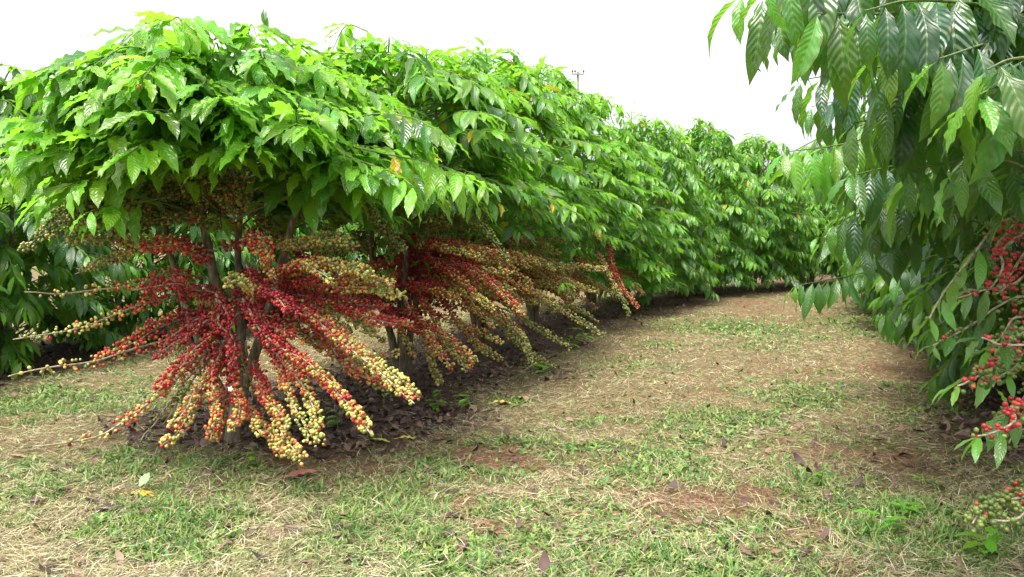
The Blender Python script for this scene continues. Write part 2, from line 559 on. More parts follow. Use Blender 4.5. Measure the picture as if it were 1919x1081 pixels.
tag(gm.build('ground', M_GROUND), 'reddish plantation soil under straw and mown grass between the rows', 'ground', kind='structure')


# ------------------------------------------------------------------ grass, straw, litter
def scatter(n, r, y0=1.6, y1=14.5):
    """ground points, denser near the viewer"""
    h = n // 2
    a = 1 / np.sqrt(r.uniform(1 / y1 ** 2, 1 / y0 ** 2, h))
    b = np.exp(r.uniform(math.log(y0), math.log(y1), n - h))
    y = np.concatenate([a, b])
    x = r.uniform(-1, 1, n) * (0.74 * y + 0.5)
    return x, y


def blades(mb, x, y, L, W, az, tilt, curve, col, zoff, seg=2):
    """ribbons: tilt = angle from vertical, curve = extra bend over the length"""
    k = len(x)
    s = np.linspace(0, 1, seg + 1)
    th = tilt[:, None] + curve[:, None] * s[None]
    ds = L[:, None] / seg
    hor = np.concatenate([np.zeros((k, 1)), np.cumsum(np.sin(th[:, :-1]) * ds, 1)], 1)
    ver = np.concatenate([np.zeros((k, 1)), np.cumsum(np.cos(th[:, :-1]) * ds, 1)], 1)
    z = np.maximum(gz(x, y)[:, None] + zoff[:, None] + ver, gz(x, y)[:, None] - 0.002)
    cx, cy = np.cos(az)[:, None], np.sin(az)[:, None]
    px, py = x[:, None] + hor * cx, y[:, None] + hor * cy
    w = W[:, None] * np.interp(s, [0, .3, .7, 1], [.75, 1, .75, .08])[None] * 0.5
    roll = rng.uniform(-0.6, 0.6, (k, 1))
    a = np.stack([px - cy * w, py + cx * w, z + roll * w], -1)
    b = np.stack([px + cy * w, py - cx * w, z - roll * w], -1)
    V = np.stack([a, b], 2).reshape(k, -1, 3)
    m = 2 * (seg + 1)
    f0 = np.array([[2 * i, 2 * i + 1, 2 * i + 3, 2 * i + 2] for i in range(seg)])
    f = (f0[None] + (np.arange(k) * m)[:, None, None]).reshape(-1, 4)
    mb.add(V.reshape(-1, 3), f, np.repeat(col, m, axis=0))


def pick(r, cols, n, jit=0.25):
    c = np.array(cols)[r.integers(0, len(cols), n)] * (1 + r.uniform(-jit, jit, (n, 1)))
    return np.concatenate([c, np.ones((n, 1))], 1).astype(np.float32)


mb = MB()
x, y = scatter(330000, rng)
gr, so, li = masks(x, y)
keep = rng.random(len(x)) < np.clip(1.0 - 0.7 * so - 0.93 * li - 0.68 * gr, 0.03, 1) * np.clip(0.35 + 2.2 * (fbm(x * 9, y * 9, 55, 3) - 0.33), 0.12, 1)
x, y, so, gr = x[keep], y[keep], so[keep], gr[keep]
n = len(x)
L = rng.uniform(0.018, 0.078, n) * np.where(rng.random(n) < 0.1, 1.5, 1)
far = np.clip(y / 4.0, 1, 2.2)
wind = 0.5 + 2.2 * fbm(x * 1.5, y * 1.5, 77)
az = wind * 2.6 + rng.normal(0, 0.9, n) + np.where(rng.random(n) < .5, math.pi, 0)
colr = pick(rng, [(0.33, 0.285, 0.165), (0.27, 0.225, 0.12), (0.48, 0.43, 0.29), (0.17, 0.13, 0.075), (0.25, 0.25, 0.10), (0.11, 0.08, 0.055), (0.40, 0.36, 0.22)], n, .3)
red = (so > 0.45) & (rng.random(n) < 0.6)
colr[red] = pick(rng, [(0.211, 0.124, 0.068), (0.167, 0.093, 0.053), (0.260, 0.174, 0.105)], int(red.sum()))
blades(mb, x, y, L, rng.uniform(0.0011, 0.0026, n) * far, az, rng.uniform(1.15, 1.62, n), rng.uniform(-0.1, 0.5, n), colr, rng.uniform(0.002, 0.022, n))
# short clippings
x, y = scatter(150000, rng)
gr, so, li = masks(x, y)
keep = rng.random(len(x)) < np.clip(1.0 - 0.6 * so - 0.9 * li - 0.3 * gr, 0.04, 1)
x, y, so = x[keep], y[keep], so[keep]
n = len(x)
colr = pick(rng, [(0.414, 0.325, 0.157), (0.336, 0.258, 0.112), (0.504, 0.426, 0.224), (0.179, 0.118, 0.067), (0.269, 0.269, 0.101), (0.112, 0.073, 0.050)], n)
red = (so > 0.45) & (rng.random(n) < 0.5)
colr[red] = pick(rng, [(0.24, 0.13, 0.08), (0.18, 0.10, 0.06), (0.30, 0.19, 0.12)], int(red.sum()))
blades(mb, x, y, rng.uniform(0.010, 0.035, n) * np.clip(y / 4, 1, 1.6), rng.uniform(0.0018, 0.0045, n) * np.clip(y / 4.0, 1, 2.2), rng.uniform(0, 6.28, n), rng.uniform(1.2, 1.6, n), rng.uniform(-0.2, 0.4, n), colr, rng.uniform(0.001, 0.012, n), seg=1)
tag(mb.build('dry_grass', M_STRAW), 'dry straw of mown grass lying over the path', 'dry grass', kind='stuff')

mb = MB()
x, y = scatter(320000, rng)
gr, so, li = masks(x, y)
keep = rng.random(len(x)) < np.clip(gr * 1.35, 0.05, 1) * (1 - 0.8 * li) * (1 - 0.7 * so)
x, y, gr = x[keep], y[keep], gr[keep]
n = len(x)
# gather blades into tufts
tx, ty = np.round(x / 0.045), np.round(y / 0.045)
ox, oy = vnoise(tx * 7.7, ty * 3.3, 5), vnoise(tx * 2.9, ty * 8.1, 6)
x = (tx + ox - 0.5) * 0.045 + rng.normal(0, 0.013, n)
y = (ty + oy - 0.5) * 0.045 + rng.normal(0, 0.013, n)
far = np.clip(y / 4.0, 1, 2.0)
wide = rng.random(n) < 0.15 + 0.5 * (fbm(x * 3, y * 3, 91) > 0.47)
L = np.where(wide, rng.uniform(0.02, 0.045, n), rng.uniform(0.022, 0.065, n)) * (0.6 + 0.6 * gr)
W = np.where(wide, rng.uniform(0.008, 0.015, n), rng.uniform(0.0024, 0.0046, n)) * far
colr = pick(rng, [(0.085, 0.19, 0.035), (0.060, 0.145, 0.030), (0.135, 0.26, 0.045), (0.20, 0.27, 0.065), (0.080, 0.18, 0.050), (0.25, 0.26, 0.10), (0.14, 0.25, 0.05)], n, .3)
blades(mb, x, y, L, W, rng.uniform(0, 6.28, n), np.where(wide, rng.uniform(0.6, 1.45, n), rng.uniform(0.45, 1.5, n)), rng.uniform(0.1, 0.9, n), colr, np.zeros(n), seg=3)
tag(mb.build('grass', M_BLADE), 'patches of short green grass and weeds along the path', 'grass', kind='stuff')

mb = MB()
x, y = scatter(34000, rng, 2.0, 15)
gr, so, li = masks(x, y)
keep = rng.random(len(x)) < np.clip(li * 0.95 + 0.022, 0, 1)
x, y = x[keep], y[keep]
n = len(x)
az = rng.uniform(0, 6.28, n)
D = np.stack([np.cos(az), np.sin(az), rng.uniform(-0.05, 0.12, n)], -1)
Nn = np.stack([rng.normal(0, .35, n), rng.normal(0, .35, n), np.where(rng.random(n) < .5, 1.0, -1.0)], -1)
cl = pick(rng, [(0.083, 0.051, 0.045), (0.057, 0.036, 0.033), (0.128, 0.078, 0.060), (0.180, 0.112, 0.075), (0.075, 0.042, 0.039)], n)
leaves(mb, np.stack([x, y, gz(x, y) + rng.uniform(0.004, 0.02, n)], -1), D, Nn, rng.uniform(0.03, 0.085, n), rng.uniform(0.007, 0.018, n), rng.uniform(0.2, 1.6, n), cl, nu=5, nv=2, ripple=0.06)
tag(mb.build('leaf_litter', M_LITTER), 'dark brown fallen leaves carpeting the soil under the coffee rows', 'leaf litter', kind='stuff')


# ------------------------------------------------------------------ coffee trees
def leaf_pairs(path, r, n_nodes, spacing, size, droop, acc, youth0=0.25, yellow=0.012, hang=0.35, tipyoung=0.55):
    """opposite leaf pairs from the tip of a twig backwards; appends to the dict acc"""
    seg = np.linalg.norm(np.diff(path, axis=0), axis=1)
    s = np.concatenate([[0], np.cumsum(seg)])
    T = unit(np.gradient(path, axis=0))
    tot = s[-1]
    pos = tot - 0.004 - np.cumsum(np.concatenate([[0], r.uniform(0.75, 1.25, n_nodes - 1) * spacing]))
    pos = pos[pos > tot * 0.12]
    yb = youth0 + r.normal(0, 0.20)
    for i, q in enumerate(pos):
        p = np.array([np.interp(q, s, path[:, k]) for k in range(3)])
        t = unit(np.array([np.interp(q, s, T[:, k]) for k in range(3)]))
        up = np.array([0, 0, 1.0])
        lat = np.cross(t, up)
        if np.linalg.norm(lat) < 0.35:
            a = i * 1.57 + r.uniform(-.3, .3)
            lat = np.array([math.cos(a), math.sin(a), 0])
        lat = unit(lat)
        fwd = 0.95 if i == 0 else r.uniform(0.45, 0.9)
        for sg in (-1, 1):
            if r.random() < 0.06: continue
            d = t * fwd + lat * sg * r.uniform(0.45, 0.85) + up * (-droop * r.uniform(0.5, 1.5)) + r.normal(0, 0.12, 3)
            nn = up + t * 0.3 + r.normal(0, 0.22, 3) + lat * sg * 0.25
            L = size * r.uniform(0.75, 1.18) * (0.7 if i == 0 else (0.9 if i == 1 else 1.0))
            acc['P'].append(p + unit(d) * 0.008)
            acc['D'].append(d)
            acc['N'].append(nn)
            acc['L'].append(L)
            acc['W'].append(L * r.uniform(0.118, 0.158))
            acc['B'].append(max(0.08, r.uniform(0.25, 1.0) + hang * r.random()))
            yo = yb + (tipyoung if i == 0 else tipyoung * 0.4 if i == 1 else 0) + r.normal(0, 0.10)
            yl = r.uniform(0.5, 1) if r.random() < yellow * (2.2 if i > 2 else 0.3) else 0
            acc['C'].append((r.random(), min(max(yo, 0), 1), yl, 1))


def new_acc(): return {k: [] for k in 'PDNLWBC'}


def flush(mb, acc, r, nu, nv, ripple, mat=0):
    if acc['P']:
        leaves(mb, np.array(acc['P']), np.array(acc['D']), np.array(acc['N']), np.array(acc['L']), np.array(acc['W']), np.array(acc['B']), np.array(acc['C']), nu, nv, ripple, r, mat)


def dome(r, n, z0, z1, rad, zc, skirt=0.86, full=2.0):
    """tips spread over a rounded crown: returns azimuth, radius, height"""
    out = []
    while len(out) < n:
        z = r.uniform(z0, z1)
        if z > zc: rr = rad * max(0.0, 1 - ((z - zc) / (z1 - zc)) ** full) ** (1 / full)
        else: rr = rad * (skirt + (1 - skirt) * (z - z0) / max(zc - z0, 1e-3))
        slope = 1.0 if z < zc else 1.0 + 1.2 * ((z - zc) / (z1 - zc)) ** 3
        if r.random() * rad * 1.6 > (rr + 0.12) * slope: continue
        out.append((r.uniform(0, 2 * math.pi), rr * r.uniform(0.66, 1.12), z + r.normal(0, 0.045)))
    return out


def crown(r, n, z0, z1, rad, zc, size=0.2, nodes=7, droop=0.35, nu=10, nv=4, ripple=0.035, youth=0.3, yellow=0.012, shoots=6, arch=0.16, tipyoung=0.5, squash=1.0, front=None, hang=0.35, skirt=0.86, spacing=0.054, full=2.0, lean=0.0):
    mb = MB()
    acc = new_acc()
    for az, rr, z in dome(r, n, z0, z1, rad, zc, skirt, full):
        if front and z < z0 + 0.11 * (1 + math.sin(3 * az + 1.2)) * (1 + 0.5 * math.sin(7 * az)): continue
        if front and z < front[2] and abs((az - front[0] + math.pi) % (2 * math.pi) - math.pi) < front[1]: continue
        if z > zc: rr *= 1 - lean * max(0, -math.cos(az))
        d = np.array([math.cos(az), math.sin(az) * squash, 0])
        st = d * min(0.14, rr * 0.3) + np.array([r.normal(0, .08), r.normal(0, .08), z + r.uniform(-0.18, 0.10)])
        tip = d * rr + np.array([0, 0, z])
        top = (z - z0) / (z1 - z0)
        mid = st * 0.42 + tip * 0.58 + np.array([0, 0, arch * r.uniform(0.5, 1.4)])
        path = catmull([st, mid, tip], 9)
        tube(mb, path, np.linspace(0.0055, 0.0022, 9), 5, mat=1)
        leaf_pairs(path, r, nodes + int(r.integers(-1, 2)), spacing, size, droop * (1.15 - 0.5 * top), acc, youth * (0.55 + 0.8 * top), yellow * (1.6 - top), tipyoung=tipyoung, hang=hang)
    for k in range(shoots):
        a = r.uniform(0, 6.28)
        q = rad * 0.5 * math.sqrt(r.random())
        b = np.array([math.cos(a) * q, math.sin(a) * q, z1 - 0.28])
        top_ = b + np.array([r.normal(0, .05), r.normal(0, .05), r.uniform(0.14, 0.28)])
        path = catmull([b, (b + top_) / 2 + r.normal(0, .012, 3), top_], 7)
        tube(mb, path, np.linspace(0.006, 0.003, 7), 5, mat=1)
        leaf_pairs(path, r, 4, 0.075, size * 0.85, droop * 0.3, acc, youth + 0.25, 0.0, tipyoung=tipyoung)
    flush(mb, acc, r, nu, nv, ripple)
    return mb


def fruit_path(r, st, az, length, droop, rise=0.12):
    t = np.linspace(0, 1, 12)
    d = np.array([math.cos(az), math.sin(az), 0])
    side = np.array([-d[1], d[0], 0]) * r.normal(0, 0.08)
    return st + d * (t * length)[:, None] * (1 - 0.18 * droop * t[:, None]) + side * (t ** 2)[:, None] + np.array([0, 0, 1.0]) * ((rise * t - droop * t ** 2) * length)[:, None]


def fruit(path, r, ripe0, ripe1, dens=1.0, thick=0.034, sparse_tip=0.0, br=0.0078, step=0.026, mixed=None):
    """glomerules of cherries along a twig; ripeness runs from the stem (ripe0) to the tip (ripe1).
    Returns one collector for each unbroken run of cherries."""
    seg = np.linalg.norm(np.diff(path, axis=0), axis=1)
    s = np.concatenate([[0], np.cumsum(seg)])
    T = unit(np.gradient(path, axis=0))
    q, lastq = 0.05, None
    runs = []
    lump = 1.0
    while q < s[-1]:
        u = q / s[-1]
        p = np.array([np.interp(q, s, path[:, k]) for k in range(3)])
        t = unit(np.array([np.interp(q, s, T[:, k]) for k in range(3)]))
        a = unit(np.cross(t, [0.01, 0, 1.0]))
        b = np.cross(t, a)
        tipf = 1 - sparse_tip * max(0, (u - 0.45) / 0.55)
        k = int(r.poisson(max(10.5 * dens * tipf * (1.0 if u < 0.9 else 0.75), 0.2)))
        th = thick * (0.7 + 0.3 * tipf) * (1.0 if u < 0.85 else 1.0 - 1.6 * (u - 0.85))
        lump = 0.5 * lump + 0.5 * r.uniform(0.55, 1.4)      # nodes bear unevenly
        th *= 0.55 + 0.45 * lump
        k = int(k * lump + 0.5)
        v = min(1, u / 0.9)
        base = ripe0 + (ripe1 - ripe0) * (0.4 * v + 0.6 * v * v * (3 - 2 * v)) + r.normal(0, 0.045)
        ang = r.uniform(0, 6.28, k)
        rad = br * 0.9 + (th - br) * np.sqrt(r.random(k))
        off = (a[None] * np.cos(ang)[:, None] + b[None] * np.sin(ang)[:, None])
        if k:
            if lastq is None or q - lastq > (0.034 if k > 2 else 0.03): runs.append(([], [], [], []))
            C, Rr, Ri, Ax = runs[-1]
            C.append(p + off * rad[:, None] + t * r.uniform(-0.5, 0.5, (k, 1)) * step * (1.15 if sparse_tip < .3 else 0.8))
            Ax.append(off + r.normal(0, .35, (k, 3)))
            Rr.append(br * r.uniform(0.72, 1.16, k))
            ri = base + r.normal(0, 0.12, k)
            ri = np.where(r.random(k) < 0.07, r.uniform(0.1, 1.0, k), ri)
            if mixed is not None: ri = np.where(r.random(k) < mixed, r.uniform(0.66, 1.0, k), r.uniform(0.0, 0.16, k))
            Ri.append(np.clip(ri, 0, 1))
            lastq = q
        q += step * r.uniform(0.85, 1.15) * (1 + sparse_tip * 0.9 * u)
    out = []
    for C, Rr, Ri, Ax in runs:
        m = MB()
        berries(m, np.concatenate(C), np.concatenate(Rr), np.concatenate(Ri), np.concatenate(Ax), r)
        out.append(m)
    return out


def wiggle(path, r, amp):
    """uneven growth: slow bends that start from the stem, and a sag"""
    t = np.linspace(0, 1, len(path))[:, None]
    w = sum(np.sin(t * f + r.uniform(0, 6.28, (1, 3))) * a for f, a in ((4.5, 1.0), (9.5, 0.55), (17, 0.25)))
    return path + w * amp * np.minimum(t * 3, 1) * np.array([1, 1, 0.8])


def fruit_branch(parent, path, r, ripe0, ripe1, base, label=None, tipleaf=0, rad=0.0062, bend=0.013, **kw):
    path = wiggle(catmull(path, 20), r, bend)
    b = MB()
    tube(b, path, np.linspace(rad, rad * 0.45, len(path)), 6)
    if tipleaf:
        acc = new_acc()
        leaf_pairs(path, r, tipleaf, 0.05, 0.095, 0.3, acc, 0.30, 0.0)
        flush(b, acc, r, 7, 2, 0.04, mat=1)
    o = b.build('fruiting_branch', [M_TWIG, M_LEAF_DARK], parent, base)
    for c in fruit(path, r, ripe0, ripe1, **kw): c.build('cherry_cluster', M_BERRY, o, base)
    if label: o['label'] = label
    return o


def stems(parent, polys, base, name='trunk'):
    mb = MB()
    for P, rads in polys:
        n = 22
        path = catmull(P, n)
        path = path + rng.normal(0, 0.003, path.shape)
        rr = 0.86 * np.interp(np.linspace(0, 1, n), np.linspace(0, 1, len(rads)), rads)
        rr = rr * (1 + 0.10 * np.sin(np.arange(n) * 2.1) * rng.random())
        tube(mb, path, rr, 10)
    return mb.build(name, M_BARK, parent, base)


def dup(o, parent=None):
    c = o.copy()
    COL.objects.link(c)
    if parent is not None: c.parent = parent
    for ch in list(o.children): dup(ch, c)
    return c


def leafy_branch(parent, pts, r, base, nodes=8, size=0.19, droop=0.7, spacing=0.06, youth=.2, mat=None, nu=14, nv=6, rad=.006, yellow=0.01, tipyoung=.5, ripple=.026):
    path = catmull(pts, 14)
    mb = MB()
    tube(mb, path, np.linspace(rad, rad * .25, 14), 6, mat=1)
    acc = new_acc()
    leaf_pairs(path, r, nodes, spacing, size, droop, acc, youth, yellow, tipyoung=tipyoung)
    flush(mb, acc, r, nu, nv, ripple)
    return mb.build('leafy_branch', [mat or M_LEAF_DARK, M_GREENTWIG], parent, base)


# ---- tree 1 : the fruit-laden tree at the head of the left row
r = np.random.default_rng(101)
B1 = np.array([*LEFT[0], 0.0])
t1 = empty('coffee_tree', B1)
tag(t1, 'front coffee tree of left row, bare lower branches loaded with red and yellow cherries', 'coffee tree', 'coffee trees of the left row')
D1 = LEFT[0][1]
s1 = [([at(436, 842, D1), at(440, 790, D1), at(456, 715, D1), at(425, 620, D1 - .02), at(402, 510, D1), at(376, 400, D1 + .02), at(366, 300, D1), at(360, 190, D1)], [.050, .040, .034, .030, .025, .020, .015, .008]),
      ([at(458, 720, D1), at(482, 650, D1), at(505, 580, D1 - .03), at(540, 450, D1 - .05), at(562, 360, D1 - .05), at(572, 280, D1), at(576, 190, D1)], [.032, .028, .024, .020, .015, .010, .006]),
      ([at(455, 715, D1), at(452, 620, D1 + .12), at(447, 480, D1 + .2), at(452, 350, D1 + .22), at(455, 260, D1 + .2), at(450, 170, D1 + .2)], [.028, .024, .02, .016, .012, .006]),
      ([at(444, 780, D1), at(400, 700, D1 + .2), at(330, 520, D1 + .4), at(300, 350, D1 + .45), at(294, 230, D1 + .4)], [.03, .024, .02, .014, .007])]
stems(t1, s1, B1)
crown(r, 350, 1.08, 1.83, 0.97, 1.22, size=0.215, nodes=9, droop=0.17, nu=12, nv=4, ripple=0.042, youth=0.52, yellow=0.008, full=2.5, lean=0.16, shoots=14, tipyoung=0.55, front=(-1.65, 0.75, 1.31), arch=0.07, hang=-0.02, spacing=0.048).build('crown', [M_LEAF, M_GREENTWIG], t1)

# branches measured on the photograph: pixel polyline, start depth, end depth, ripeness base/tip, density, sparse tip
HB = [
    ([(400, 480), (330, 458), (240, 455), (135, 448)], 3.65, 3.35, .70, .27, 1.0, .3),
    ([(385, 520), (310, 508), (240, 535), (120, 549), (42, 554)], 3.6, 3.0, .82, .30, .8, 1.0),
    ([(395, 545), (310, 560), (230, 590), (130, 622), (34, 636)], 3.55, 2.9, .84, .22, 1.0, .75),
    ([(400, 590), (330, 600), (265, 632), (200, 672)], 3.6, 3.15, .92, .66, .9, .2),
    ([(400, 600), (300, 640), (200, 672), (110, 692), (26, 706)], 3.5, 2.75, .86, .30, .75, 1.0),
    ([(445, 590), (390, 640), (330, 690), (278, 740)], 3.5, 3.0, .92, .72, 1.1, .0),
    ([(430, 640), (350, 690), (290, 750), (190, 805), (60, 832)], 3.5, 2.6, .80, .32, 1.1, .95),
    ([(440, 650), (390, 730), (345, 790), (302, 836)], 3.45, 2.8, .72, .44, 1.0, .2),
    ([(440, 690), (420, 740), (400, 790), (396, 826)], 3.5, 3.1, .78, .62, .9, .0),
    ([(430, 640), (436, 700), (452, 770), (444, 810)], 3.4, 2.95, .82, .50, 1.1, .0),
    ([(500, 610), (550, 665), (620, 730), (705, 818)], 3.5, 2.75, .92, .46, 1.25, .0),
    ([(520, 555), (590, 590), (680, 660), (776, 742)], 3.5, 2.85, .88, .36, 1.15, .0),
    ([(495, 620), (545, 690), (582, 760), (592, 838)], 3.45, 2.75, .86, .32, 1.0, .0),
    ([(480, 690), (510, 755), (535, 800), (562, 852)], 3.4, 2.8, .76, .40, 1.0, .0),
    ([(455, 760), (495, 795), (520, 825), (545, 862)], 3.45, 2.85, .66, .38, .9, .0),
    ([(520, 520), (580, 496), (640, 500), (690, 520)], 3.45, 3.05, .72, .33, 1.25, .0),
    ([(505, 540), (590, 555), (670, 590), (745, 606)], 3.55, 3.3, .94, .68, 1.1, .0),
    ([(515, 530), (600, 535), (690, 540), (760, 548)], 3.5, 3.15, .82, .36, 1.15, .0),
    ([(520, 465), (580, 455), (625, 452), (668, 462)], 3.5, 3.2, .42, .26, 1.1, .0),
    ([(470, 500), (500, 540), (530, 560), (560, 590)], 3.4, 3.05, .95, .9, 1.1, .0),
    ([(480, 560), (455, 532), (430, 525)], 3.3, 3.05, .60, .24, 1.1, .0),
    ([(420, 560), (380, 545), (330, 530), (250, 538)], 3.5, 3.2, .95, .82, 1.1, .0),
    ([(395, 500), (360, 470), (330, 450), (280, 470)], 3.5, 3.25, .88, .66, 1.1, .0),
    ([(430, 600), (380, 600), (330, 640), (290, 665)], 3.45, 3.15, .95, .8, 1.0, .0),
    ([(455, 560), (480, 600), (520, 640), (580, 690)], 3.3, 2.95, .93, .70, 1.15, .0),
    ([(510, 560), (600, 610), (660, 690), (740, 716)], 3.6, 3.3, .9, .55, 1.1, .0),
    ([(520, 600), (600, 640), (680, 680), (752, 655)], 3.65, 3.5, .84, .4, .8, .3),
    ([(540, 480), (600, 520), (650, 570), (720, 575)], 3.6, 3.35, .93, .72, 1.1, .0),
    ([(450, 450), (480, 440), (500, 465), (515, 490)], 3.4, 3.2, .7, .55, 1.1, .0),
    ([(405, 560), (420, 600), (436, 640), (425, 690)], 3.35, 3.15, .93, .84, 1.0, .0),
    ([(460, 640), (470, 680), (500, 740), (490, 790)], 3.6, 3.4, .7, .45, .5, .5),
    ([(420, 640), (360, 720), (330, 760), (300, 790)], 3.7, 3.5, .45, .2, .7, .5),
]
for poly, d0, d1, ra, rb, dn, sp_ in HB:
    dd = np.linspace(d0, d1, len(poly))
    path = catmull([at(px, py, d) for (px, py), d in zip(poly, dd)], 14)
    fruit_branch(t1, path, r, ra, rb, B1, dens=dn * 1.05, thick=0.029, sparse_tip=sp_, br=0.0072)
    if sp_ < 0.7:        # a thinner neighbour branch from the next node
        off = np.linspace(0.3, 1, 14)[:, None] * r.normal(0, 1, 3) * np.array([.06, .07, .05])
        fruit_branch(t1, (path + off)[: int(r.integers(10, 15))], r, ra, rb * .95, B1, dens=dn * 0.85, thick=0.023, sparse_tip=max(sp_, .2), br=0.0069)
# further branches round the far side and the unripe ones under the leaf crown
for k in range(12):
    z0 = r.uniform(0.5, 1.05)
    az = r.uniform(-0.5, 3.0)
    st = B1 + np.array([r.normal(0, .06), r.normal(0, .06), z0])
    fruit_branch(t1, fruit_path(r, st, az, r.uniform(0.6, 0.92), r.uniform(.15, .6)), r, .9, r.uniform(.25, .5), B1, dens=1.0, thick=0.028, br=.0074)
for k in range(28):
    z0 = r.uniform(1.06, 1.44)
    az = r.choice([0.0, math.pi, 0.0, math.pi, 1.57]) + r.normal(0, .6)
    st = B1 + np.array([r.uniform(-.42, .48), r.normal(.10, .14), z0])
    fruit_branch(t1, fruit_path(r, st, az, r.uniform(0.40, 0.72), r.uniform(.15, .75), .2), r, r.uniform(.14, .30), r.uniform(.10, .24), B1, dens=1.6, thick=0.038)
# the lowest, brightest leafy sprays in front of the fruit
for poly, d0, d1, nn, yo in [
    ([(330, 335), (230, 325), (150, 340), (85, 365)], 3.3, 2.95, 8, .75),
    ([(310, 370), (250, 380), (205, 385), (170, 395)], 3.3, 3.0, 6, .6),
    ([(200, 270), (110, 270), (50, 290), (10, 330)], 3.25, 3.0, 8, .65),
    ([(330, 250), (270, 215), (245, 220), (235, 245)], 3.3, 3.05, 6, .35),
    ([(566, 330), (562, 270), (556, 225), (553, 205)], 3.3, 2.95, 6, .75),
    ([(440, 330), (425, 270), (420, 235), (418, 225)], 3.3, 3.05, 5, .35),
    ([(640, 270), (730, 290), (810, 305), (872, 328)], 3.3, 3.0, 9, .8),
    ([(630, 320), (690, 312), (740, 325), (775, 350)], 3.25, 3.0, 7, .45),
    ([(600, 250), (690, 215), (770, 220), (830, 250)], 3.3, 3.05, 9, .6),
]:
    dd = np.linspace(d0, d1, len(poly))
    leafy_branch(t1, [at(px, py, d) for (px, py), d in zip(poly, dd)], r, B1, nn, .20, .28, spacing=.055, youth=yo, mat=M_LEAF, nu=12, nv=4, rad=.005, yellow=.02, ripple=.042)
# upright water shoot on top of the crown
mb = MB()
path = catmull([at(503, 120, 3.7), at(497, 60, 3.7), at(494, 18, 3.7)], 6)
tube(mb, path, np.linspace(.004, .003, 6), 5, mat=1)
leaves(mb, np.array([path[2], path[3], path[3]]), np.array([[0, 0, 1], [.12, 0, 1], [-.15, .1, 1]]), np.array([[0, -1, 0], [1, 0, 0], [-1, .3, 0]]), np.array([.10, .085, .08]), .014, .1, np.array([(.5, .4, 0, 1)] * 3), 6, 2, 0.02)
mb.build('water_shoot', [M_LEAF, M_GREENTWIG], t1, B1)


# ---- trees 2..5 of the left row : fruit below, leaves above
def fruit_tree(r, base, h, z0, rad, nb, ripe_lo, label, size=0.2, hand=(), unripe=20, youth=0.4):
    base = np.array([*base, 0.0])
    t = empty('coffee_tree', base)
    tag(t, label, 'coffee tree', 'coffee trees of the left row')
    polys = []
    for k in range(4):
        a = k * 1.57 + r.uniform(-.5, .5)
        q = np.array([math.cos(a), math.sin(a), 0])
        polys.append(([base + q * .02 + (0, 0, -.03), base + q * .06 + (0, 0, .3), base + q * r.uniform(.1, .2) + (0, 0, .8), base + q * r.uniform(.15, .3) + (0, 0, h - .25)], [.038, .03, .023, .008]))
    stems(t, polys, base)
    crown(r, int(200 * (rad / 0.95)), z0, h, rad, z0 + 0.15 * (h - z0), size=size, nodes=7, nu=8, nv=4, ripple=0.034, youth=youth, yellow=0.016, shoots=8, droop=0.16, arch=0.10, hang=0.05).build('crown', [M_LEAF, M_GREENTWIG], t)
    for poly, d0, d1, ra, rb, dn, sp_ in hand:
        dd = np.linspace(d0, d1, len(poly))
        path = catmull([at(px, py, d) for (px, py), d in zip(poly, dd)], 12)
        fruit_branch(t, path, r, ra, rb, base, dens=dn, thick=0.03, sparse_tip=sp_, br=0.0082)
    for k in range(nb):
        z_ = r.uniform(0.42, max(0.6, min(z0, 1.0)))
        az = r.uniform(-1.5, 0.9) if k % 3 else r.uniform(-2.6, 1.4)
        st = base + np.array([r.normal(0, .08), r.normal(0, .08), z_])
        lo = ripe_lo + r.normal(0, .06)
        fruit_branch(t, fruit_path(r, st, az, r.uniform(0.65, 1.05), r.uniform(.08, .42)), r, min(.97, lo + .58), lo, base, dens=1.0, thick=0.029, br=0.0078)
    for k in range(unripe):
        st = base + np.array([r.normal(0, .15), r.normal(0, .15), r.uniform(z0 - .25, z0 + .12)])
        fruit_branch(t, fruit_path(r, st, r.uniform(-3.14, 3.14), r.uniform(0.35, 0.65), r.uniform(.1, .6)), r, .24, .12, base, dens=0.9, thick=0.028, br=0.0082)
    return t


H2 = [
    ([(765, 520), (800, 570), (840, 640), (868, 700)], 5.0, 4.6, .85, .25, 1.0, 0),
    ([(760, 560), (790, 620), (810, 680), (828, 716)], 4.9, 4.5, .75, .3, 1.0, 0),
    ([(815, 525), (850, 590), (890, 640), (935, 675)], 5.3, 4.8, .9, .3, 1.0, 0),
    ([(820, 530), (880, 560), (960, 610), (1000, 690)], 5.4, 4.9, .88, .2, .9, 0),
    ([(790, 520), (840, 510), (900, 530), (960, 560)], 5.3, 5.0, .92, .5, 1.0, 0),
    ([(770, 480), (830, 465), (880, 462), (910, 470)], 5.2, 5.0, .85, .35, 1.0, 0),
    ([(770, 600), (820, 640), (860, 660), (880, 690)], 5.0, 4.7, .8, .5, 1.0, 0),
]
H3 = [
    ([(890, 500), (960, 530), (1040, 570), (1135, 628)], 6.5, 5.9, .88, .18, 1.0, 0),
    ([(890, 520), (950, 570), (1000, 610), (1070, 650)], 6.4, 5.8, .7, .15, 1.0, 0),
    ([(900, 480), (980, 500), (1050, 520), (1120, 545)], 6.6, 6.2, .9, .3, 1.0, 0),
    ([(890, 560), (940, 610), (980, 650), (1040, 690)], 6.3, 5.6, .5, .15, .9, 0),
    ([(880, 540), (930, 580), (975, 630), (990, 670)], 6.3, 5.8, .92, .6, 1.0, 0),
]
t2 = fruit_tree(np.random.default_rng(202), LEFT[1], 2.20, 1.16, 1.02, 40, .46, 'second coffee tree of left row, forked trunk bare, red cherries below its leaves', hand=H2, unripe=30, youth=.42)
